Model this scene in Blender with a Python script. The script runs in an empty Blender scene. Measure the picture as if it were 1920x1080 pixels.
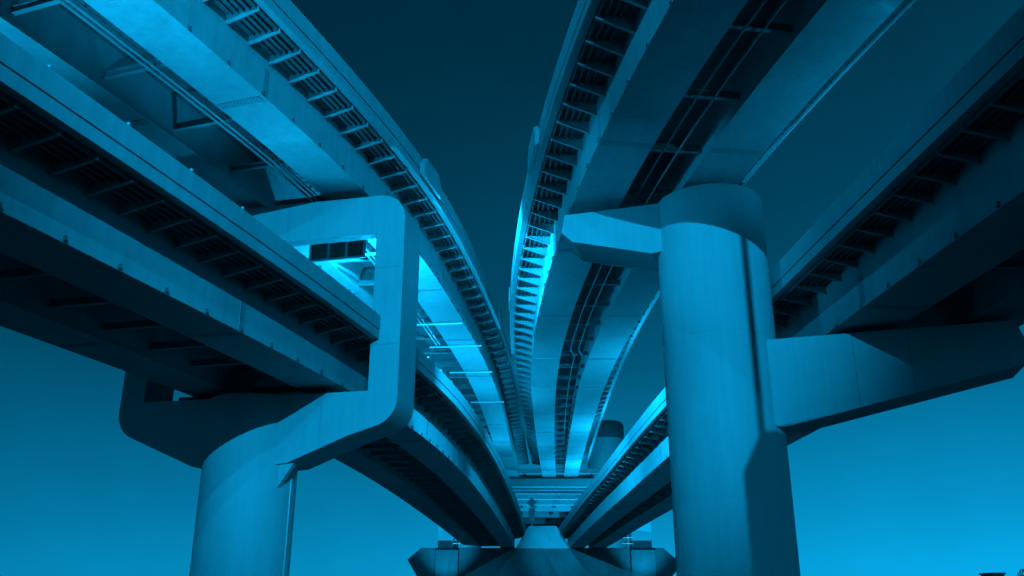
import bpy, bmesh, math, random
from mathutils import Vector
random.seed(7)
scene = bpy.context.scene
COL = scene.collection
CAM_H = 1.6                      # eye height; every z below is given above the eye and lifted by this
R = math.radians

# ------------------------------------------------------------------ helpers
class MB:
    """collects shapes; build() links them as ONE mesh object"""
    def __init__(self): self.v = []; self.f = []
    def add(self, vs, fs):
        o = len(self.v)
        self.v += [tuple(p) for p in vs]
        self.f += [tuple(i + o for i in q) for q in fs]
    def rings(self, rings, closed=True, cap=True):
        n = len(rings[0]); vs = [p for r in rings for p in r]; fs = []
        m = n if closed else n - 1
        for k in range(len(rings) - 1):
            for i in range(m):
                j = (i + 1) % n
                fs.append((k*n + i, k*n + j, (k+1)*n + j, (k+1)*n + i))
        if cap and closed:
            fs.append(tuple(range(n))); fs.append(tuple(range((len(rings)-1)*n, len(rings)*n)))
        self.add(vs, fs)
    def box(self, c, sx, sy, sz, ax=(1,0,0), ay=(0,1,0), az=(0,0,1)):
        c = Vector(c); ax, ay, az = Vector(ax)*sx/2, Vector(ay)*sy/2, Vector(az)*sz/2
        vs = [c + ax*a + ay*b + az*d for d in (-1,1) for a, b in ((-1,-1),(1,-1),(1,1),(-1,1))]
        self.rings([vs[:4], vs[4:]])
    def tube(self, pts, r, n=10):
        pts = [Vector(p) for p in pts]; rings = []
        for i, p in enumerate(pts):
            t = (pts[min(i+1, len(pts)-1)] - pts[max(i-1, 0)]).normalized()
            a = t.cross(Vector((0,0,1)))
            if a.length < 1e-3: a = Vector((1,0,0))
            a.normalize(); b = a.cross(t)
            rr = r[i] if isinstance(r, (list, tuple)) else r
            rings.append([p + (a*math.cos(2*math.pi*k/n) + b*math.sin(2*math.pi*k/n))*rr for k in range(n)])
        self.rings(rings)
    def lathe(self, c, prof, n=64):
        c = Vector(c)
        self.rings([[c + Vector((r*math.cos(2*math.pi*k/n), r*math.sin(2*math.pi*k/n), z)) for k in range(n)] for r, z in prof])
    def build(self, name, mat, parent=None, smooth=None, bevel=0, origin=None):
        me = bpy.data.meshes.new(name)
        if origin is None:
            origin = parent.matrix_world.translation if parent else Vector((0,0,0))
            if parent: origin = world_loc(parent)
        O = Vector(origin)
        me.from_pydata([tuple(Vector(p) - O) for p in self.v], [], self.f)
        bm = bmesh.new(); bm.from_mesh(me)
        bmesh.ops.recalc_face_normals(bm, faces=bm.faces)
        bm.to_mesh(me); bm.free()
        me.materials.append(mat)
        o = bpy.data.objects.new(name, me); COL.objects.link(o)
        if parent:
            o.parent = parent; o.location = O - world_loc(parent)
        else:
            o.location = O
        if smooth:
            for p in me.polygons: p.use_smooth = True
            try:
                me.set_sharp_from_angle(angle=R(smooth))
            except Exception: pass
        if bevel:
            b = o.modifiers.new('edge', 'BEVEL'); b.width = bevel; b.segments = 2; b.limit_method = 'ANGLE'; b.angle_limit = R(40)
        return o

def world_loc(o):
    v = Vector(o.location)
    while o.parent: o = o.parent; v = v + o.location
    return v

def tag(o, label=None, cat=None, group=None, kind=None):
    if label: o['label'] = label
    if cat: o['category'] = cat
    if group: o['group'] = group
    if kind: o['kind'] = kind
    return o

def thing(name, label, cat, loc, group=None):
    o = bpy.data.objects.new(name, None); COL.objects.link(o); o.location = loc
    o.empty_display_size = .5
    return tag(o, label, cat, group)

def spline(pts):
    """natural cubic through (x, y) points; returns f(x)"""
    x = [p[0] for p in pts]; y = [p[1] for p in pts]; n = len(x)
    h = [x[i+1]-x[i] for i in range(n-1)]
    al = [0]*n
    for i in range(1, n-1): al[i] = 3*((y[i+1]-y[i])/h[i] - (y[i]-y[i-1])/h[i-1])
    l = [1]*n; mu = [0]*n; z = [0]*n
    for i in range(1, n-1):
        l[i] = 2*(x[i+1]-x[i-1]) - h[i-1]*mu[i-1]; mu[i] = h[i]/l[i]; z[i] = (al[i]-h[i-1]*z[i-1])/l[i]
    c = [0]*n; b = [0]*n; d = [0]*n
    for j in range(n-2, -1, -1):
        c[j] = z[j]-mu[j]*c[j+1]; b[j] = (y[j+1]-y[j])/h[j]-h[j]*(c[j+1]+2*c[j])/3; d[j] = (c[j+1]-c[j])/(3*h[j])
    def f(t):
        j = 0
        while j < n-2 and t > x[j+1]: j += 1
        u = t-x[j]
        return y[j]+b[j]*u+c[j]*u*u+d[j]*u**3
    return f

def smooth_pts(fn, lo, hi, step=1.0, win=7):
    """evaluate and soften the curve so that the plan has no kinks"""
    ys = [lo + i*step for i in range(int((hi-lo)/step)+1)]; vals = [fn(y) for y in ys]
    for _ in range(3):
        nv = []
        for i in range(len(vals)):
            w = min(win, i, len(vals)-1-i)
            nv.append(sum(vals[i-w:i+w+1])/(2*w+1))
        vals = nv
    def f(y):
        t = (y-lo)/step; i = max(0, min(len(vals)-2, int(t))); u = t-i
        return vals[i]*(1-u)+vals[i+1]*u
    return f

# ------------------------------------------------------------------ materials
def new_mat(name):
    m = bpy.data.materials.new(name); m.use_nodes = True
    nt = m.node_tree; nt.nodes.clear()
    out = nt.nodes.new('ShaderNodeOutputMaterial'); b = nt.nodes.new('ShaderNodeBsdfPrincipled')
    nt.links.new(b.outputs[0], out.inputs[0])
    return m, nt, b

def weathered(name, base, rough=.6, var=.18, streak=.25, stretch=(1.3,1.3,.09), bump=.25, fine=9.0, grain=.10, spec=.35, joints=None):
    m, nt, b = new_mat(name); N = nt.nodes.new; L = nt.links.new
    geo = N('ShaderNodeNewGeometry')
    def noise(scale, detail=4, vec=None, rgh=.55):
        n = N('ShaderNodeTexNoise'); n.inputs['Scale'].default_value = scale; n.inputs['Detail'].default_value = detail
        n.inputs['Roughness'].default_value = rgh
        L(vec if vec else geo.outputs['Position'], n.inputs['Vector']); return n.outputs['Fac']
    def math_(op, a, bb):
        n = N('ShaderNodeMath'); n.operation = op
        for i, q in enumerate((a, bb)):
            if isinstance(q, (int, float)): n.inputs[i].default_value = q
            else: L(q, n.inputs[i])
        return n.outputs[0]
    mp = N('ShaderNodeMapping'); mp.inputs['Scale'].default_value = stretch; L(geo.outputs['Position'], mp.inputs[0])
    big = noise(.35, 5); mid = noise(2.2, 5); fn = noise(fine*9, 2); st = noise(2.6, 5, mp.outputs[0], .65)
    def rng(f, lo, hi, a, c):
        n = N('ShaderNodeMapRange'); L(f, n.inputs[0])
        for i, q in enumerate((lo, hi, a, c)): n.inputs[i+1].default_value = q
        return n.outputs[0]
    v = math_('MULTIPLY', rng(big, .3, .7, 1-var, 1+var*.6), rng(mid, .3, .7, 1-var*.5, 1+var*.4))
    v = math_('MULTIPLY', v, rng(st, .42, .72, 1, 1-streak))
    v = math_('MULTIPLY', v, rng(fn, .3, .7, 1-grain, 1+grain))
    if joints:
        sep = N('ShaderNodeSeparateXYZ'); L(geo.outputs['Position'], sep.inputs[0])
        fr = math_('FRACT', math_('MULTIPLY', sep.outputs[joints[0]], 1/joints[1]), 0)
        line = math_('LESS_THAN', fr, joints[2]/joints[1])
        v = math_('MULTIPLY', v, math_('SUBTRACT', 1, math_('MULTIPLY', line, .35)))
    mx = N('ShaderNodeVectorMath'); mx.operation = 'SCALE'; mx.inputs[0].default_value = base
    L(v, mx.inputs['Scale']); L(mx.outputs[0], b.inputs['Base Color'])
    L(rng(mid, .3, .7, rough-.1, rough+.12), b.inputs['Roughness'])
    b.inputs['Specular IOR Level'].default_value = spec
    if bump:
        bp = N('ShaderNodeBump'); bp.inputs['Strength'].default_value = bump; bp.inputs['Distance'].default_value = .02
        L(math_('ADD', mid, math_('MULTIPLY', fn, .25)), bp.inputs['Height']); L(bp.outputs[0], b.inputs['Normal'])
    return m

def bolted(name, base):
    m, nt, b = new_mat(name); N = nt.nodes.new; L = nt.links.new
    geo = N('ShaderNodeTexCoord'); v = N('ShaderNodeTexVoronoi'); v.inputs['Scale'].default_value = 8; v.inputs['Randomness'].default_value = .1
    L(geo.outputs['Object'], v.inputs['Vector'])
    r = N('ShaderNodeMapRange'); L(v.outputs['Distance'], r.inputs[0])
    r.inputs[1].default_value = .25; r.inputs[2].default_value = .4; r.inputs[3].default_value = .45; r.inputs[4].default_value = 1
    mx = N('ShaderNodeVectorMath'); mx.operation = 'SCALE'; mx.inputs[0].default_value = base
    L(r.outputs[0], mx.inputs['Scale']); L(mx.outputs[0], b.inputs['Base Color']); b.inputs['Roughness'].default_value = .6
    bp = N('ShaderNodeBump'); bp.inputs['Distance'].default_value = .03; bp.invert = True; L(v.outputs['Distance'], bp.inputs['Height']); L(bp.outputs[0], b.inputs['Normal'])
    return m

def plain(name, base, rough=.5, metal=0):
    m, nt, b = new_mat(name); N = nt.nodes.new; L = nt.links.new
    n = N('ShaderNodeTexNoise'); n.inputs['Scale'].default_value = 6
    r = N('ShaderNodeMapRange'); L(n.outputs['Fac'], r.inputs[0]); r.inputs[3].default_value = .8; r.inputs[4].default_value = 1.15
    mx = N('ShaderNodeVectorMath'); mx.operation = 'SCALE'; mx.inputs[0].default_value = base
    L(r.outputs[0], mx.inputs['Scale']); L(mx.outputs[0], b.inputs['Base Color'])
    b.inputs['Roughness'].default_value = rough; b.inputs['Metallic'].default_value = metal
    return m

def glow(name, col, s):
    m, nt, b = new_mat(name)
    b.inputs['Base Color'].default_value = (.8,.8,.8,1); b.inputs['Emission Color'].default_value = (*col, 1); b.inputs['Emission Strength'].default_value = s
    return m

TINT = (0.002, .47, 1.0)                        # colour of the lamps' light
M = dict(
    pier   = weathered('pier_paint',   (.46,.46,.46), rough=.6, var=.05, streak=.09, stretch=(2.2,2.2,.10), bump=.08, grain=.06, spec=.3),
    steel  = weathered('girder_paint', (.42,.42,.42), rough=.55, var=.12, streak=.16, bump=.08, grain=.07, spec=.3),
    beam   = weathered('beam_paint', (.27,.27,.27), rough=.6, var=.15, streak=.1, bump=.08),  # cross beam tone; on brackets it imitates the shade under overhangs
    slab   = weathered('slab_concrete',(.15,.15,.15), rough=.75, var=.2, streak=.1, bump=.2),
    dslab  = weathered('shaded_slab', (.16,.16,.16), rough=.8, var=.2, streak=.1, bump=.2),  # lower roads' slab, with the shade underneath put into its colour
    para   = weathered('parapet_concrete',(.38,.38,.38), rough=.7, var=.10, streak=.16, stretch=(1.6,1.6,.12), bump=.15, joints=None),
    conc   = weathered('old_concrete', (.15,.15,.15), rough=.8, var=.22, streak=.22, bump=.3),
    dark   = plain('dark_steel', (.10,.10,.10), .6),
    black  = plain('black_panel', (.03,.03,.03), .5),
    pipe   = plain('pipe_metal', (.45,.45,.45), .35, .3),
    white  = plain('white_enamel', (.75,.75,.75), .4),
    bolt   = bolted('bolted_plate', (.30,.30,.30)),
    ground = weathered('ground_concrete', (.22,.22,.22), rough=.85, var=.3, streak=0, bump=.3),
    bounce   = weathered('pale_bounce_ground', (.33,.33,.33), rough=.85, var=.2, streak=0, bump=.2),
    bark   = plain('bark', (.07,.06,.05), .9),
    leaf   = plain('leaves', (.05,.07,.04), .7),
    lampglass = glow('lamp_glass', TINT, 6),
)

# ------------------------------------------------------------------ camera
TH = R(19.4)
cam_d = bpy.data.cameras.new('camera'); cam = bpy.data.objects.new('camera', cam_d); COL.objects.link(cam)
cam.location = (0, 0, CAM_H); cam.rotation_euler = (R(90)+TH, 0, 0)
cam_d.sensor_width = 36; cam_d.lens = 1650/1920*36; cam_d.clip_end = 6000; cam_d.clip_start = .05
scene.camera = cam

# ------------------------------------------------------------------ ground (structure)
g = MB(); S = 2500
g.add([(-S,-S,0),(S,-S,0),(S,S,0),(-S,S,0)], [(0,1,2,3)])
tag(g.build('ground', M['ground']), kind='structure')
p = MB(); p.add([(-4,52,.004),(13,52,.004),(13,260,.004),(-4,260,.004)], [(0,1,2,3)])  # pale patch added out of view to bounce light onto the far soffits
tag(p.build('bounce_patch', M['bounce']), kind='structure')

# ------------------------------------------------------------------ elevated roads
class Deck:
    def __init__(self, pts, zs, side, y0, y1):
        self.side = side; self.y0 = y0; self.y1 = y1
        self.fx = smooth_pts(spline(pts), y0-2, y1+2, 1.0, 5); self.fz = smooth_pts(spline(zs), y0-2, y1+2, 1.0, 5)
        # stations by arc length
        self.st = []; s = 0; y = y0; prev = None
        while y <= y1:
            q = (self.fx(y), y)
            if prev: s += math.hypot(q[0]-prev[0], q[1]-prev[1])
            self.st.append((s, y)); prev = q; y += .25
        self.len = s
    def y_at(self, s):
        lo, hi = 0, len(self.st)-1
        while hi-lo > 1:
            m = (lo+hi)//2
            if self.st[m][0] <= s: lo = m
            else: hi = m
        a, b = self.st[lo], self.st[hi]
        return a[1] + (b[1]-a[1])*(s-a[0])/max(1e-6, b[0]-a[0])
    def s_at(self, y):
        return min(self.st, key=lambda q: abs(q[1]-y))[0]
    def frame(self, y):
        e = .6
        t = Vector((self.fx(y+e)-self.fx(y-e), 2*e, 0)).normalized()
        n = Vector((t.y, -t.x, 0))*self.side                 # outward, away from the middle of the picture
        return Vector((self.fx(y), y, self.fz(y)+CAM_H)), t, n
    def pt(self, y, n, z, dt=0):
        P, t, N = self.frame(y)
        return P + N*n + t*dt + Vector((0,0,z))
    def sweep(self, mb, sec, y0, y1, step=1.5):
        """sec: list of (n, z) or a function of y giving one"""
        k = max(2, int((y1-y0)/step)+1); rings = []
        for i in range(k+1):
            y = y0+(y1-y0)*i/k; P, t, N = self.frame(y)
            rings.append([P + N*a + Vector((0,0,b)) for a, b in (sec(y) if callable(sec) else sec)])
        mb.rings(rings)

BZ = 1.75        # girder depth
def build_deck(label, D, W, w, w2, ov, par_h, br0, cross_step, cross_from, group, gap_far=None, par_end=None, outer_from=None, slab_mat='slab', dep=.34, br_mat='steel'):
    """ov: function of y giving the inner overhang"""
    y0, y1 = D.y0, D.y1
    root = thing('elevated_road', label, 'viaduct', D.pt(max(y0, 14), W/2, 0), group)
    def W_at(y):
        if gap_far is None: return W
        k = min(1, max(0, (y-45)/85)); return W-(W-gap_far)*k
    OV = 1.5
    # two steel boxes with bottom flanges
    a = MB(); D.sweep(a, [(-.05,0),(w+.05,0),(w+.05,.035),(w,.035),(w,BZ),(0,BZ),(0,.035),(-.05,.035)], y0, y1)
    inner_box = a.build('box_girder', M['steel'], root)
    a = MB(); D.sweep(a, lambda y: [(W_at(y)-w2-.05,0),(W_at(y)+.05,0),(W_at(y)+.05,.035),(W_at(y),.035),(W_at(y),BZ),(W_at(y)-w2,BZ),(W_at(y)-w2,.035),(W_at(y)-w2-.05,.035)], y0, y1)
    outer_box = a.build('box_girder', M['steel'], root)
    s = D.s_at(max(y0, 12))                                    # small dark lifting lugs on the bottom edge
    while s < D.s_at(min(58, y1)):
        y = D.y_at(s); P, t, N = D.frame(y); a = MB(); a.box(P-N*.045+Vector((0,0,.11)), .08, .05, .15, N, t); a.box(P-N*.05+Vector((0,0,.045)), .09, .12, .02, N, t)
        a.build('lifting_lug', M['dark'], root); s += 1.95
    # slab
    a = MB(); D.sweep(a, lambda y: [(-ov(y),1.86),(-.02,BZ+.01),(W_at(y)+.02,BZ+.01),(W_at(y)+OV,1.86),(W_at(y)+OV,2.05),(-ov(y),2.05)], y0, y1)
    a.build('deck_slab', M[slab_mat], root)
    # parapets
    pe = par_end or y1
    h = par_h
    a = MB(); D.sweep(a, lambda y: [(-ov(y)-.02,1.80),(-ov(y)+.25,1.80),(-ov(y)+.22,1.85+h),(-ov(y)-.04,1.85+h),(-ov(y)-.04,2.19),(-ov(y)+.02,2.185),(-ov(y)+.02,2.155),(-ov(y)-.02,2.15)], y0, pe)
    a.build('parapet', M['para'], root)
    a = MB(); D.sweep(a, lambda y: [(W_at(y)+OV+.02,1.80),(W_at(y)+OV-.25,1.80),(W_at(y)+OV-.22,1.85+h),(W_at(y)+OV+.04,1.85+h),(W_at(y)+OV+.04,2.19),(W_at(y)+OV-.02,2.185),(W_at(y)+OV-.02,2.155),(W_at(y)+OV+.02,2.15)], y0, y1)
    a.build('parapet', M['para'], root)
    # longitudinal ribs under the inner overhang
    for q in range(5):
        fr = .16+.155*q
        a = MB(); D.sweep(a, lambda y: [(-ov(y)*fr-.02,1.69),(-ov(y)*fr+.02,1.69),(-ov(y)*fr+.02,1.84),(-ov(y)*fr-.02,1.84)], max(y0, br0-3), y1)
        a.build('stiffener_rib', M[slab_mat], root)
    # brackets
    def bracket(mb, y, inner=True):
        P, t, N = D.frame(y)
        o = ov(y) if inner else OV
        if not inner: P = P+N*W_at(y); N = -N
        def q(n, z, d): return P + N*n + t*d + Vector((0,0,z))
        e = -o+.26; zt = 1.77; th = .02; fl = .05
        d0 = dep
        r1 = [q(0,zt-d0,-th), q(e,1.68,-th), q(e,1.85,-th), q(0,zt,-th)]
        r2 = [q(0,zt-d0,th), q(e,1.68,th), q(e,1.85,th), q(0,zt,th)]
        mb.rings([r1, r2])
        b1 = [q(0,zt-d0-.02,-fl), q(e,1.66,-fl), q(e,1.679,-fl), q(0,zt-d0-.001,-fl)]
        b2 = [q(0,zt-d0-.02,fl), q(e,1.66,fl), q(e,1.679,fl), q(0,zt-d0-.001,fl)]
        mb.rings([b1, b2])
    s = D.s_at(br0); n = 0; rest = MB()
    while s < D.len-.3:
        y = D.y_at(s)
        if n < 92:
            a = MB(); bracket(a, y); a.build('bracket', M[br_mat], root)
        else: bracket(rest, y)
        n += 1; s += 1.2+.018*max(0, min(50, y-22))
    if outer_from:
        s = D.s_at(outer_from)
        while s < D.len-.3: bracket(rest, D.y_at(s), False); s += 1.2+.018*max(0, min(50, D.y_at(s)-22))
    if rest.v: tag(rest.build('bracket', M['beam'], root), kind='stuff')  # darker tone puts the shade into the outer brackets' colour
    # cross beams between the boxes
    s = D.s_at(cross_from); n = 0
    while s < D.len-1 and n < 60:
        y = D.y_at(s); P, t, N = D.frame(y); ga = w+.004; gb = W_at(y)-w2-.004
        if gb-ga > .2:
            a = MB(); c = P+N*(ga+gb)/2
            a.box(c+Vector((0,0,.48)), gb-ga, .03, .20, N, t); a.box(c+Vector((0,0,.365)), gb-ga, .17, .03, N, t); a.box(c+Vector((0,0,.595)), gb-ga, .17, .03, N, t)
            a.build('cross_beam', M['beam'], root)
        s += cross_step; n += 1
    # splice plates under the flanges and on the inner web
    s = D.s_at(max(y0, 16))+1.1; n = 0
    while s < D.len-2:
        y = D.y_at(s); P, t, N = D.frame(y)
        a = MB(); a.box(P+N*(w/2)-Vector((0,0,.008)), w-.1, .34, .016, N, t); a.build('splice_plate', M['bolt'], root)
        c = P+N*(W_at(y)-w2/2)
        a = MB(); a.box(c-Vector((0,0,.008)), w2-.1, .34, .016, N, t); a.build('splice_plate', M['bolt'], root)
        a = MB(); a.box(P-N*.006+Vector((0,0,.62)), .012, .34, 1.05, N, t); a.build('splice_plate', M['bolt'], root)
        s += 10.4
    return root

# plan curves: inner soffit edge (Y, X) and soffit height above the eye
LL = Deck([(-24,-24.5),(0,-16.6),(17.8,-11.2),(26,-8.9),(35,-6.75),(41,-5.4),(47,-4.55),(53,-3.95),(60,-3.3),(72,-2.5),(97,-1.15),(131,.3),(140,.6)],
          [(-24,8),(20,8),(50,8),(72,7.8),(97,7.4),(131,6.75),(140,6.6)], -1, -22, 134)
UL = Deck([(-24,-29),(0,-18.6),(12,-13.9),(21.4,-10.6),(27,-8.55),(33.6,-6.35),(40,-4.9),(48,-3.75),(53.5,-3.1),(58.7,-2.5),(65.5,-1.8),(74.5,-1.2),(94,-.4),(129,.95),(140,1.4)],
          [(-24,16.5),(0,16.5),(60,16.5),(140,16.5)], -1, -22, 129)
UR = Deck([(-24,16.5),(0,9.0),(10,6.35),(19.5,4.2),(23.2,3.55),(33.2,2.35),(41.8,1.75),(53.5,1.35),(71,1.65),(94,2.65),(128,4.4),(140,5.1)],
          [(-24,14.5),(20,14.95),(30,15.02),(60,15.45),(100,16.1),(130,16.5),(140,16.6)], 1, -22, 129)
LR = Deck([(-24,15.8),(0,13.5),(18.5,12.1),(30.5,11.4),(56,9.95),(72,9.55),(90,9.0),(132,8.15),(140,8.0)],
          [(-24,9.1),(18,9.05),(30,9.0),(56,8.45),(72,8.1),(90,7.7),(132,6.72),(140,6.6)], 1, -22, 134)

def half_gap(y):     # half the clear distance between the two upper soffits
    return max(.3, (UR.fx(y)-UL.fx(y))/2)
ov_UL = lambda y: min(1.5, half_gap(y)-.03)
ov_UR = lambda y: min(1.5, half_gap(y)-.03)

GR = 'curving elevated roads'
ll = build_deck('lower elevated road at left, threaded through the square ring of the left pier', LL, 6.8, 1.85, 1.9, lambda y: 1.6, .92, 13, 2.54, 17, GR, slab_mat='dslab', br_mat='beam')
ul = build_deck('upper elevated road at left, resting on top of the ring-shaped pier', UL, 6.8, 1.85, 1.9, ov_UL, 1.0, 20, 3.81, 21, GR, gap_far=5.0, par_end=61)
ur = build_deck('upper elevated road carried on the round head of the tall right column', UR, 5.9, 1.85, 1.9, ov_UR, 1.05, 18, 3.81, 17, GR, gap_far=5.0, par_end=64, outer_from=50, dep=.5)
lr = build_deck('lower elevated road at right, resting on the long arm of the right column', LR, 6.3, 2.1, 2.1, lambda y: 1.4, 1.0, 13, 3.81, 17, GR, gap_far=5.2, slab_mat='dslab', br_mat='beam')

# pipes and small fittings on the roads
def pipe(D, n, z, y0, y1, r, root, name='pipe', jog=None, mat='pipe'):
    a = MB(); pts = []; y = y0
    while y <= y1:
        nn = n
        if jog: nn += jog[1]*min(1, max(0, (y-jog[0])/1.4))
        pts.append(D.pt(y, nn, z)); y += .7
    a.tube(pts, r, 8); a.build(name, M[mat], root, smooth=40)
pipe(UR, 2.5, .24, 16, 100, .035, ur, jog=(57, .4), mat='beam'); pipe(UR, 3.05, .24, 16, 100, .035, ur, jog=(57, .4), mat='beam')
pipe(UR, 5.9+.22, -.02, 8, 33, .09, ur, mat='white')
pipe(UL, 2.6, .25, 18, 60, .05, ul); pipe(UL, 2.85, .25, 18, 60, .05, ul); pipe(UL, 2.3, 1.1, 18, 60, .08, ul)
pipe(LL, 3.4, 1.0, 14, 60, .09, ll)
a = MB(); s_ = UL.s_at(15)
for n_ in (2.02, 2.36):
    a.tube([UL.pt(15+.8*k, n_, .22) for k in range(62)], .025, 6)
while s_ < UL.s_at(63):
    y = UL.y_at(s_); a.tube([UL.pt(y, 2.02, .22), UL.pt(y, 2.36, .22)], .018, 6); s_ += .45
a.build('cable_ladder', M['dark'], ul)
s_ = UL.s_at(16)
while s_ < UL.s_at(62):                                          # hangers of the ladder
    y = UL.y_at(s_); a = MB()
    a.tube([UL.pt(y, 2.0, .2), UL.pt(y, 2.0, 1.74)], .025, 6); a.tube([UL.pt(y, 2.38, .2), UL.pt(y, 2.38, 1.74)], .025, 6)
    a.build('ladder_hanger', M['dark'], ul); s_ += 1.9
for y, n0, n1 in ((41, -.1, 3.2), (53.3,-.0,3.6),(58.6,-.45,3.2),(66,-.3,3.0),(77,-.4,2.6)):
    a = MB(); a.tube([UL.pt(y, n0, -.10), UL.pt(y, n1, -.10)], .055, 8); a.build('pipe_hanger', M['white'], ul, smooth=40)
for i in range(20):
    y = 14.4+2.45*i; a = MB()
    a.tube([LL.pt(y,-1.52,2.75), LL.pt(y,-1.52,2.86)], .03, 8); c = LL.pt(y,-1.52,2.88)
    a.lathe(c, [(.015,-.06),(.05,-.04),(.06,0),(.05,.04),(.015,.06)], 10)
    a.build('reflector', M['pipe'], ll, smooth=50)
# thicker parapet boxes over the expansion joints
for D, root, y, o in ((UL, ul, 38.3, ov_UL(38)), (UR, ur, 32.6, ov_UR(32)), (UL, ul, 60, ov_UL(60)), (UR, ur, 52.5, ov_UR(52))):
    P, t, N = D.frame(y); a = MB()
    def q(d, n, z): return P + t*d + N*n + Vector((0,0,z))
    L1 = 1.5 if y < 50 else 1.1; ex = .16 if y < 50 else .08
    prof = [(-L1,1.95),(-L1,2.55),(-L1+.5,3.0),(L1-.5,3.0),(L1,2.55),(L1,1.95)]
    a.rings([[q(d,-o-.045,z) for d, z in prof], [q(d*.86,-o-.045-ex,z) for d, z in prof]])
    a.build('joint_cover', M['para'], root)

# ------------------------------------------------------------------ piers
def extrude_poly(mb, C, e, f, poly, f0, f1):
    """poly in (along e, z); extruded along f; works for concave outlines"""
    C = Vector(C); e = Vector(e); f = Vector(f)
    mb.rings([[C + e*c + f*f0 + Vector((0,0,z)) for c, z in poly], [C + e*c + f*f1 + Vector((0,0,z)) for c, z in poly]])

def arc(cx, cz, r, a0, a1, n=10):
    return [(cx+r*math.cos(R(a0+(a1-a0)*i/n)), cz+r*math.sin(R(a0+(a1-a0)*i/n))) for i in range(n+1)]

# left pier: round column with a square ring
LC = Vector((-10.67, 36.3, CAM_H))
le = Vector((.975,-.222,0)); lf = Vector((.222,.975,0))
lp = thing('ring_pier', 'round left column crowned by a square steel ring around the lower road', 'bridge pier', (LC.x, LC.y, 0))
a = MB(); a.lathe((LC.x, LC.y, 0), [(1.88,-.2),(1.88,CAM_H+7.60),(1.80,CAM_H+7.72)], 96); a.build('column', M['pier'], lp, smooth=40)
def ring_strip(outer, inner, f0, f1):
    a = MB(); n = len(outer)
    P = lambda q, f: LC + le*q[0] + lf*f + Vector((0,0,q[1]))
    vs = [P(q,f0) for q in outer]+[P(q,f0) for q in inner]+[P(q,f1) for q in outer]+[P(q,f1) for q in inner]
    fs = []
    for i in range(n):
        j = (i+1) % n
        fs += [(i,j,n+j,n+i), (2*n+i,3*n+i,3*n+j,2*n+j), (i,2*n+i,2*n+j,j), (n+i,n+j,3*n+j,3*n+i)]
    a.add(vs, fs); return a
cl, cr = -5.75, 6.57; il, ir = -4.65, 5.33; zb, zt = 7.72, 16.2; iz0, iz1 = 7.72, 14.45
ro = 1.15
outer = ([(0.9,4.9),(2.1,5.0),(4.6,5.98)] + arc(cr-ro, 6.35+ro*.93, ro, -68, 0, 8) + [(cr, 10),(cr, zt-ro)] + arc(cr-ro, zt-ro, ro, 8, 90, 8)
         + [(2,zt),(-2,zt)] + arc(cl+ro, zt-ro, ro, 90, 172, 8) + [(cl, 10)] + arc(cl+ro, 6.25+ro*.93, ro, 180, 248, 8) + [(-2.1,5.0),(-.9,4.9)])
# the inner opening walked in step with the outer outline
no = len(outer)
def inner_for(q):
    x, z = q
    X = min(ir, max(il, x)); Z = min(iz1, max(iz0, z))
    dx = min(x-il, ir-x)
    return (X, Z)
inner = []
for x, z in outer:
    if z < iz0+.2 and il < x < ir: inner.append((x, iz0))
    elif z > iz1 and il < x < ir: inner.append((x, iz1))
    else:
        inner.append((min(ir, max(il, x)), min(iz1, max(iz0, z))))
# keep the corner points of the opening exact
a = ring_strip(outer, inner, -1.0, -.45)
b_ = ring_strip(outer, [(x, 15.5) if z == iz1 else (x, z) for x, z in inner], -.45, 1.0)
# one closed tube: front plate deeper than the web behind it
a.add(b_.v, b_.f)
a.build('ring_frame', M['pier'], lp, smooth=35)
for c, z in ((-2.9, zb),(2.9, zb),(-3.2, zt),(2.7, zt)):
    a = MB(); q = LC+le*c+Vector((0,0,z+.13)); a.box(q, .9, 1.0, .26, le, lf); a.build('bearing', M['dark'], lp)
a = MB(); a.tube([LC+le*1.9+lf*(-.1)+Vector((0,0,4.8)), LC+le*1.9+lf*(-.1)+Vector((0,0,-CAM_H))], 0.05, 10); a.build('downpipe', M['pipe'], lp, smooth=40)
a = MB(); extrude_poly(a, LC, le, lf, [(1.7,4.95),(2.35,5.0),(1.75,4.1)], -.9, -.6); a.build('gusset', M['pier'], lp)

# right pier: taller round column with two arms
RC = Vector((7.8, 32.0, CAM_H)); re_ = Vector((.955,-.295,0)); rf = Vector((.295,.955,0))
rp = thing('column_pier', 'tall round right column with a long arm at right and a stub at left', 'bridge pier', (RC.x, RC.y, 0))
a = MB(); a.lathe((RC.x, RC.y, 0), [(2.08,-.2),(2.08,CAM_H+14.62),(2.02,CAM_H+14.75)], 96); a.build('column', M['pier'], rp, smooth=40)
armR = [(1.5,8.75),(9.75,8.75),(10.05,7.75),(9.85,7.25),(2.9,5.75),(2.2,5.62),(1.5,5.62)]
a = MB(); extrude_poly(a, RC, re_, rf, armR, -1.1, 1.0); a.build('arm', M['pier'], rp)
a = MB()
for c0, c1, z in ((1.5, 2.15, 0),):
    extrude_poly(a, RC, re_, rf, [(c0,8.72),(2.3,8.72),(2.3,5.66),(c0,5.66)], -1.13, -1.1); 
a.build('root_plate', M['pier'], rp)
armL = [(-1.5,14.6),(-5.6,14.6),(-5.75,13.85),(-5.3,13.4),(-2.2,12.55),(-1.5,12.6)]
a = MB(); extrude_poly(a, RC, re_, rf, armL, -1.1, 1.0); a.build('arm', M['pier'], rp)
a = MB()                                                       # lip of the bottom flange on the stub
extrude_poly(a, RC, re_, rf, [(-5.78,13.86),(-5.33,13.36),(-2.2,12.51),(-2.2,12.545),(-5.3,13.395),(-5.745,13.85)], 1.003, 1.06); a.build('flange_lip', M['pier'], rp)
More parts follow.
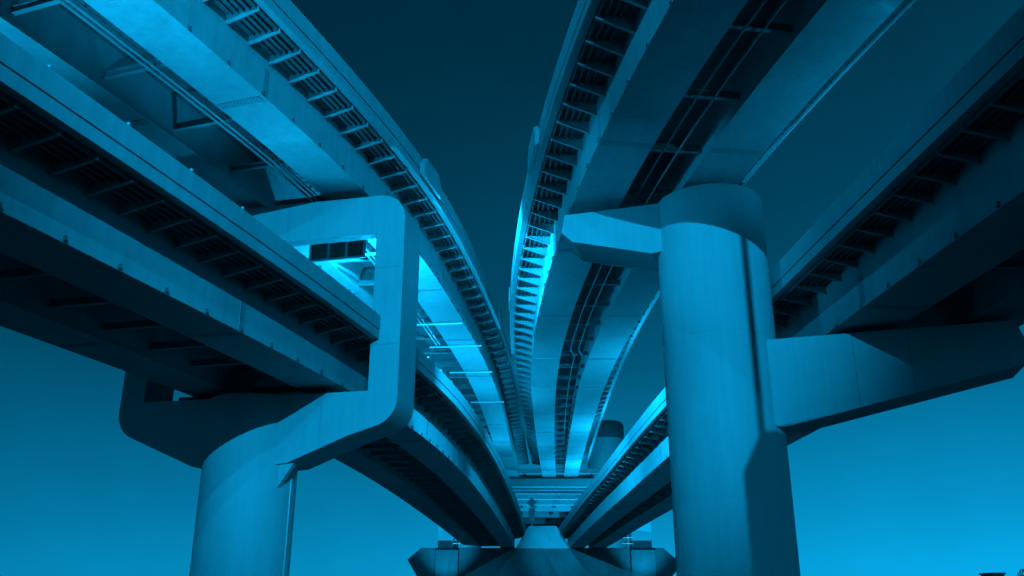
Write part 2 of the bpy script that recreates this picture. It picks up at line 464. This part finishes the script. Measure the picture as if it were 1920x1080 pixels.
for c, z in ((-4.3,14.6),(4.3,8.75),(8.4,8.75)):
    a = MB(); a.box(RC+re_*c+Vector((0,0,z+.13)), .8, 1.0, .27, re_, rf); a.build('bearing', M['dark'], rp)

# weld seams where the steel segments meet
for c in (4.6, 6.4):
    zb_ = 5.75+(c-2.9)*.216; a = MB(); a.box(RC+re_*c-rf*1.103+Vector((0,0,(8.7+zb_)/2)), .025, .012, 8.7-zb_, re_, rf); a.build('weld_seam', M['beam'], rp)
for c, z, w_, h_ in ((5.95, 9.6, 1.1, .03), (5.95, 12.9, 1.1, .03), (1.2, 15.3, .03, 1.6), (-1.9, 15.3, .03, 1.6), (3.4, 6.75, .03, 1.75)):
    a = MB(); a.box(LC+le*c-lf*1.003+Vector((0,0,z)), w_, .012, h_, le, lf); a.build('weld_seam', M['pipe'], lp)
for z in (3.2, 9.0):
    a = MB(); a.lathe((RC.x,RC.y,CAM_H+z), [(2.07,-.012),(2.087,-.012),(2.087,.012),(2.07,.012)], 96); a.build('weld_seam', M['pier'], rp, smooth=40)

# framed panel inside the ring, hung under the upper road
C0 = Vector((-7.9, 37.0, CAM_H+14.9)); fp = thing('framed_panel', 'dark three-pane framed panel hung inside the ring opening', 'panel', C0)
a = MB()
for dz in (-.48,.48): a.box(C0+Vector((0,0,dz)), 2.7, .12, .1, le, lf)
for c in (-1.3,-.42,.45,1.3): a.box(C0+le*c, .1, .12, .86, le, lf)
for c in (-1.0,1.0): a.box(C0+le*c+Vector((0,0,.8)), .08, .1, .54, le, lf)
a.build('frame', M['steel'], fp)
for c, w_ in ((-.86,.78),(.015,.77),(.875,.75)):
    a = MB(); a.box(C0+le*c+lf*.02, w_, .04, .86, le, lf); a.build('pane', M['black'], fp)

# far pier: wide cross beam, two legs, portal beam
FY = 130.0; FZ = CAM_H+6.6
fpier = thing('portal_pier', 'wide concrete portal pier far ahead under all four roads', 'bridge pier', (4.2, FY, 0))
E = Vector((1,0,0)); F = Vector((0,1,0)); O = Vector((0,FY,CAM_H))
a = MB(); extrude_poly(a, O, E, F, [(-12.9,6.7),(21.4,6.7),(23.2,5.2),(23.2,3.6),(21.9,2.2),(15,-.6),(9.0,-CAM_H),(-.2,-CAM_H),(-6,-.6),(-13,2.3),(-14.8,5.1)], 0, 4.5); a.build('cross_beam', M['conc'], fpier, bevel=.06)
for x0, x1 in ((-10.6,-7.8),(17.0,20.0)):
    a = MB(); a.box((x0/2+x1/2, FY+2.2, CAM_H+10.2), x1-x0, 2.8, 7.1); a.box((x0/2+x1/2, FY+2.2, CAM_H+15.4), x1-x0+.3, 3.0, 3.2); a.build('leg', M['pier'], fpier)
    a = MB(); a.box((x0/2+x1/2, FY-.25, CAM_H+3.6), x1-x0+.4, .5, 5.6); a.build('pilaster', M['conc'], fpier)
a = MB(); extrude_poly(a, O, E, F, [(.5,6.6),(8.3,6.6),(6.3,9.7),(2.4,9.7)], -.2, 3.6); a.build('centre_block', M['pier'], fpier)
a = MB(); a.box((4.7, FY+1.4, CAM_H+15.85), 31, 2.6, 1.1); a.build('portal_beam', M['pier'], fpier, bevel=.05)
for x in (-5.2, -1.0, 9.6, 13.9):
    a = MB(); a.box((x, FY+.6, CAM_H+6.66), 1.0, .9, .12); a.build('bearing', M['dark'], fpier)
# handrail on the cross beam ends
for x0, x1 in ((-8.4,-6.9),(15.6,17.2)):
    a = MB()
    for k in range(4): x = x0+(x1-x0)*k/3; a.tube([(x,FY+.1,FZ),(x,FY+.1,FZ+1.5)], .05, 6)
    for z in (.7,1.5): a.tube([(x0,FY+.1,FZ+z),(x1,FY+.1,FZ+z)], .05, 6)
    a.build('handrail', M['pipe'], fpier)

# road beyond the portal
app = thing('concrete_viaduct', 'pale concrete viaduct with cross beams continuing beyond the portal', 'viaduct', (6, 140, CAM_H+16.5))
a = MB(); a.box((6.2, 195, CAM_H+17.9), 15, 124, .6); a.build('deck_slab', M['pier'], app)
for i, y in enumerate((137,141,145.5,151,160,170,182,197,215,236)):
    a = MB(); a.box((6.2, y, CAM_H+17.02), 14, 1.0 if i < 4 else 1.6, 1.1); a.build('cross_beam', M['pier'], app, bevel=.04)
for x in (2.0, 4.6, 8.4, 12):
    a = MB(); a.box((x, 195, CAM_H+17.3), .5, 120, .55); a.build('girder', M['conc'], app)
for x, y in ((-.5,182),(13,182),(-.5,236),(13,236)):
    a = MB(); a.box((x, y, (CAM_H+16.4)/2), 1.6, 1.4, CAM_H+16.4); a.build('column', M['conc'], app)

# road sign on the far pier
sg = thing('road_sign', 'diamond road sign above a striped board on a thin post', 'road sign', (2.85, FY+.5, CAM_H+9.7))
a = MB(); a.tube([(2.85,FY+.5,CAM_H+9.7),(2.85,FY+.5,CAM_H+13.6)], .07, 8); a.build('post', M['pipe'], sg)
a = MB(); c = Vector((2.85, FY+.38, CAM_H+13.0)); d = .72
a.rings([[c+Vector((d,0,0)),c+Vector((0,0,d)),c+Vector((-d,0,0)),c+Vector((0,0,-d))],[c+Vector((d,.05,0)),c+Vector((0,.05,d)),c+Vector((-d,.05,0)),c+Vector((0,.05,-d))]]); a.build('diamond_plate', M['pier'], sg)
a = MB(); a.box((2.85,FY+.38,CAM_H+11.35), .85, .06, 1.75); bd = a.build('board', M['pier'], sg)
for k in range(4):
    a = MB(); a.box((2.85,FY+.345,CAM_H+10.75+.4*k), .8, .01, .12); a.build('stripe', M['white'], bd)

# tower beyond the right roads
tw = thing('round_tower', 'round concrete tower with its shaded top as a dark cap behind the right-hand roads', 'tower', (20.6, 195, 0))
a = MB(); a.lathe((20.6,195,0), [(4.0,0),(4.0,34.6)], 48); a.build('shaft', M['pier'], tw, smooth=40)
a = MB(); a.lathe((20.6,195,0), [(4.05,34.61),(4.2,35.4),(4.2,37.6),(3.8,38.3)], 48); a.build('cap', M['dark'], tw, smooth=40)  # dark colour stands in for shade on the tower's top

# low building and tree on the horizon
hb = thing('low_building', 'flat-roofed low building on the horizon at far right', 'building', (122, 235, 0))
a = MB(); a.box((122,235,3.6), 3.0, 6, 7.2); a.build('wall', M['conc'], hb)
a = MB(); a.box((122,235,7.4), 3.5, 6.8, .4); a.build('roof', M['dark'], hb)
for k in range(2):
    a = MB(); a.box((121.3+1.4*k,231.97,4.4), .8, .06, 1.2); a.build('window', M['black'], hb)
tr = thing('bushy_tree', 'dark bushy tree on the horizon at the right edge', 'tree', (110.5, 200, 0))
a = MB(); a.tube([(110.5,200,0),(110.6,200,2.5),(110.4,200.1,5)], [.3,.22,.12], 8)
for k in range(6):
    an = k*1.05; a.tube([(110.5,200,2.6+.3*k),(110.5+1.7*math.cos(an),200+1.7*math.sin(an),4.6+.45*k)], [.12,.03], 6)
a.build('trunk', M['bark'], tr)
a = MB()
for k in range(1500):
    th = random.uniform(0, 6.283); u = random.uniform(-1,1); rr = random.random()**.4
    q = Vector((110.9+1.7*rr*math.cos(th)*math.sqrt(1-u*u), 200+1.7*rr*math.sin(th)*math.sqrt(1-u*u), 5.4+2.2*rr*u))
    if math.sin(q.x*2.3)+math.sin(q.y*2.1)+math.sin(q.z*2.7) < -.6: continue
    d1 = Vector((random.uniform(-1,1),random.uniform(-1,1),random.uniform(-1,1))).normalized()*.17
    d2 = d1.cross(Vector((random.uniform(-1,1),random.uniform(-1,1),1))).normalized()*.10
    a.add([q-d1, q+d2, q+d1, q-d2], [(0,1,2,3)])
a.build('crown', M['leaf'], tr)

# ------------------------------------------------------------------ light
def point(name, loc, P, rad=.12):
    l = bpy.data.lights.new(name, 'POINT'); l.energy = P; l.color = TINT; l.shadow_soft_size = rad
    o = bpy.data.objects.new(name, l); COL.objects.link(o); o.location = loc; return o
def spot(name, loc, target, P, ang=120, blend=.6, rad=.12):
    l = bpy.data.lights.new(name, 'SPOT'); l.energy = P; l.color = TINT; l.shadow_soft_size = rad; l.spot_size = R(ang); l.spot_blend = blend
    o = bpy.data.objects.new(name, l); COL.objects.link(o); o.location = loc
    o.rotation_euler = (Vector(target)-Vector(loc)).to_track_quat('-Z','Y').to_euler(); return o

# floodlight mast standing behind the camera between the roads
MX, MY = .5, -25.0
mast = thing('floodlight_mast', 'tall floodlight mast standing between the roads', 'lamp post', (MX, MY, 0))
a = MB(); a.tube([(MX,MY,0),(MX,MY,29.6)], [.24,.11], 12); a.build('pole', M['pipe'], mast, smooth=40)
for z in (21.1, 29.1):
    a = MB(); a.box((MX,MY+.45,z), .9, .5, .5); h_ = a.build('lamp_head', M['dark'], mast)
    a = MB(); a.box((MX,MY+.712,z), .7, .02, .36); a.build('lamp_glass', M['lampglass'], h_)
spot('flood_low', (MX,MY+.85,21.1), (MX-2, 35, 15), 120000, 35, .6, .05)
spot('flood_high', (MX,MY+.85,29.1), (MX-15, 35, 15), 28000, 42, .5, .05)

def hidden_lamp(x, y, z, P, base_z, label, aim=None, ang=165):
    """low unseen luminaire throwing light up; most are added to brighten what they face"""
    t = thing('hidden_lamp', label, 'lamp', (x, y, base_z))
    a = MB(); a.tube([(x,y,base_z),(x,y,z-.2)], .05, 8); a.build('post', M['pipe'], t)
    a = MB(); a.box((x,y,z-.15), .5, .4, .16); a.build('housing', M['dark'], t)
    a = MB(); a.box((x,y,z-.055), .42, .32, .02); a.build('lamp_glass', M['lampglass'], t)
    spot('uplight', (x,y,z+.05), aim or (x,y,z+10), P, ang, .4 if ang > 100 else .9, .15)
hidden_lamp(-8.4, 29.8, CAM_H+11.5, 1300, CAM_H+10.05, 'low road lamp on the lower left road, before the ring', (-7.5,28.6,CAM_H+16.5), 112)
hidden_lamp(-10.6, 20.5, CAM_H+11.2, 2500, CAM_H+10.05, 'added low lamp on the lower left road, farther back from the ring', (-9.9,21.8,CAM_H+16.5), 100)
hidden_lamp(-16.2, 21.5, CAM_H+11.2, 1500, CAM_H+10.05, 'added low lamp on the outer side of the lower left road', (-15.4,22.5,CAM_H+16.5), 80)
hidden_lamp(-7.2, 42.5, CAM_H+10.9, 5200, CAM_H+10.05, 'low road lamp on the lower left road, just past the ring')
hidden_lamp(-6.6, 60, CAM_H+10.6, 4000, CAM_H+10.0, 'added low lamp on the lower left road, midway to the far pier')
hidden_lamp(13.4, 25.0, CAM_H+11.4, 800, CAM_H+11.05, 'low road lamp on the lower right road, before the right column')
hidden_lamp(-2.2, 71, CAM_H+10.35, 3000, CAM_H+9.85, 'added low lamp tucked behind the inner parapet of the lower left road')
hidden_lamp(-.8, 98, CAM_H+9.95, 3500, CAM_H+9.4, 'added low lamp behind the inner parapet of the lower left road, farthest along it')
hidden_lamp(12.6, 58, CAM_H+11.2, 6000, CAM_H+10.5, 'added low lamp on the lower right road, past the right column')
hidden_lamp(12.0, 86, CAM_H+10.4, 9000, CAM_H+9.8, 'added low lamp on the lower right road, midway to the far pier')
hidden_lamp(11.0, 115, CAM_H+9.8, 9000, CAM_H+9.1, 'added low lamp on the lower right road, nearest the far pier')
hidden_lamp(-9.2, 123, 1.2, 9000, 0, 'added ground lamp in front of the left leg of the portal pier', (-9.2,130,CAM_H+8.5), 60)
hidden_lamp(18.5, 123, 1.2, 9000, 0, 'added ground lamp in front of the right leg of the portal pier', (18.5,130,CAM_H+8.5), 60)
hidden_lamp(5.5, 150, 1.4, 15000, 0, 'ground lamp under the concrete viaduct beyond the portal')
hidden_lamp(14.0, 168, 1.4, 26000, 0, 'added ground lamp at the foot of the round tower')

def floodlight(c, target, P, label, ang=150):
    """unseen floodlight added behind a pier or parapet to brighten what it faces"""
    c = Vector(c); d = (Vector(target)-c).normalized(); t = thing('floodlight', label, 'lamp', c)
    ax = d.cross(Vector((0,0,1))).normalized(); az_ = ax.cross(d)
    a = MB(); a.box(c, .55, .3, .42, ax, d, az_); a.build('housing', M['dark'], t)
    a = MB(); a.box(c-d*.3, .08, .5, .08, ax, d, az_); a.build('bracket', M['dark'], t)
    a = MB(); a.box(c+d*.16, .47, .02, .34, ax, d, az_); a.build('lamp_glass', M['lampglass'], t)
    spot('fill_flood', c+d*.25, target, P, ang, .4 if ang > 60 else .9, .12)
floodlight((-6.1, 37.45, CAM_H+16.0), (4, 75, CAM_H+14.5), 19000, 'added floodlight high on the back of the ring, just under the upper left road')
floodlight((6.0, 34.2, CAM_H+14.4), (-5.0, 50, CAM_H+8.6), 34000, 'added floodlight on the back of the right column, aimed across at the lower left road', 36)
floodlight((6.6, 34.4, CAM_H+14.3), (-2.4, 80, CAM_H+7.4), 130000, 'added floodlight on the back of the right column, aimed along the lower left road', 18)
floodlight((7.0, 34.3, CAM_H+13.4), (6.3, 130, CAM_H+6.4), 260000, 'added floodlight on the back of the right column, aimed at the far pier', 7)
floodlight((-5.15, 37.4, CAM_H+15.4), (10.2, 60, CAM_H+8.6), 100000, 'added floodlight on the back of the ring, aimed across at the lower right road', 40)
floodlight((-5.15, 37.4, CAM_H+14.8), (8.9, 84, CAM_H+8.6), 260000, 'added floodlight on the back of the ring, aimed along the lower right road', 25)
floodlight((-9.9, 24.0, CAM_H+11.0), (7.4, 31, CAM_H+14.2), 4300, 'added floodlight behind the lower left parapet, aimed at the head of the right column', 36)

# unseen round column and post added behind the camera to shadow the right column
bc = thing('shadow_column', 'short round column with a slim post, added out of view for its shadow', 'bridge pier', (4.45, -6.0, 0))
a = MB(); a.lathe((4.45,-6,0), [(1.5,-.2),(1.5,CAM_H+14.2),(1.3,CAM_H+14.6)], 64); a.build('column', M['pier'], bc, smooth=40)
a = MB(); a.tube([(3.2,-6,CAM_H+14.0),(3.2,-6,CAM_H+17.4)], .045, 10); a.build('post', M['pipe'], bc, smooth=40)

sd = bpy.data.lights.new('sun', 'SUN'); sd.energy = .35; sd.angle = R(.5); sd.color = (.002,.47,1)
so = bpy.data.objects.new('sun', sd); COL.objects.link(so)
SUN_EL, SUN_AZ = R(16), R(180)          # low behind the camera
dirv = Vector((math.sin(SUN_AZ)*math.cos(SUN_EL), math.cos(SUN_AZ)*math.cos(SUN_EL), math.sin(SUN_EL)))
so.rotation_euler = (-dirv).to_track_quat('-Z','Y').to_euler()

# sky: Nishita tinted by the lamps' blue, plus a dusk glow that thickens to the horizon
wd = bpy.data.worlds.new('World'); scene.world = wd; wd.use_nodes = True
nt = wd.node_tree; nt.nodes.clear(); N = nt.nodes.new; L = nt.links.new
out = N('ShaderNodeOutputWorld'); bg = N('ShaderNodeBackground'); L(bg.outputs[0], out.inputs[0])
sky = N('ShaderNodeTexSky'); sky.sky_type = 'NISHITA'; sky.sun_disc = False; sky.sun_elevation = SUN_EL; sky.sun_rotation = SUN_AZ
bw = N('ShaderNodeRGBToBW'); L(sky.outputs[0], bw.inputs[0])
tc = N('ShaderNodeTexCoord'); sep = N('ShaderNodeSeparateXYZ'); L(tc.outputs['Generated'], sep.inputs[0])
asin = N('ShaderNodeMath'); asin.operation = 'ARCSINE'; L(sep.outputs['Z'], asin.inputs[0])
deg = N('ShaderNodeMapRange'); L(asin.outputs[0], deg.inputs[0]); deg.inputs[1].default_value = 0; deg.inputs[2].default_value = R(60)
ramp = N('ShaderNodeValToRGB'); L(deg.outputs[0], ramp.inputs[0])
el = ramp.color_ramp.elements
while len(el) > 1: el.remove(el[0])
def stop(d, v, first=False):
    e_ = el[0] if first else el.new(d/60); e_.position = d/60; e_.color = (v, v, v, 1)
for i, (d, v) in enumerate(((0,.76),(2,.68),(5,.51),(8,.39),(11,.29),(14,.2),(20,.125),(26,.092),(34,.062),(46,.045),(60,.035))): stop(d, v, i == 0)
az = N('ShaderNodeMapRange'); L(sep.outputs['X'], az.inputs[0]); az.inputs[1].default_value = -.5; az.inputs[2].default_value = .5; az.inputs[3].default_value = .58; az.inputs[4].default_value = 1.06
mu = N('ShaderNodeMath'); mu.operation = 'MULTIPLY'; L(ramp.outputs[0], mu.inputs[0]); L(az.outputs[0], mu.inputs[1])
nk = N('ShaderNodeMath'); nk.operation = 'MULTIPLY_ADD'; L(bw.outputs[0], nk.inputs[0]); nk.inputs[1].default_value = .004; L(mu.outputs[0], nk.inputs[2])
nz = N('ShaderNodeTexNoise'); nz.inputs['Scale'].default_value = 3.5; nz.inputs['Detail'].default_value = 7; nz.inputs['Roughness'].default_value = .62
L(tc.outputs['Generated'], nz.inputs['Vector'])
nr = N('ShaderNodeMapRange'); L(nz.outputs['Fac'], nr.inputs[0]); nr.inputs[1].default_value = .3; nr.inputs[2].default_value = .7; nr.inputs[3].default_value = .9; nr.inputs[4].default_value = 1.1
nm = N('ShaderNodeMath'); nm.operation = 'MULTIPLY'; L(nk.outputs[0], nm.inputs[0]); L(nr.outputs[0], nm.inputs[1]); nk = nm
tint = N('ShaderNodeVectorMath'); tint.operation = 'SCALE'; tint.inputs[0].default_value = (.002,.49,1.0); L(nk.outputs[0], tint.inputs['Scale'])
L(tint.outputs[0], bg.inputs['Color']); bg.inputs['Strength'].default_value = 1.0

scene.view_settings.view_transform = 'Standard'; scene.view_settings.look = 'None'
scene.view_settings.exposure = 0; scene.view_settings.gamma = 1
scene.cycles.max_bounces = 5; scene.cycles.diffuse_bounces = 3
scene.cycles.use_denoising = True
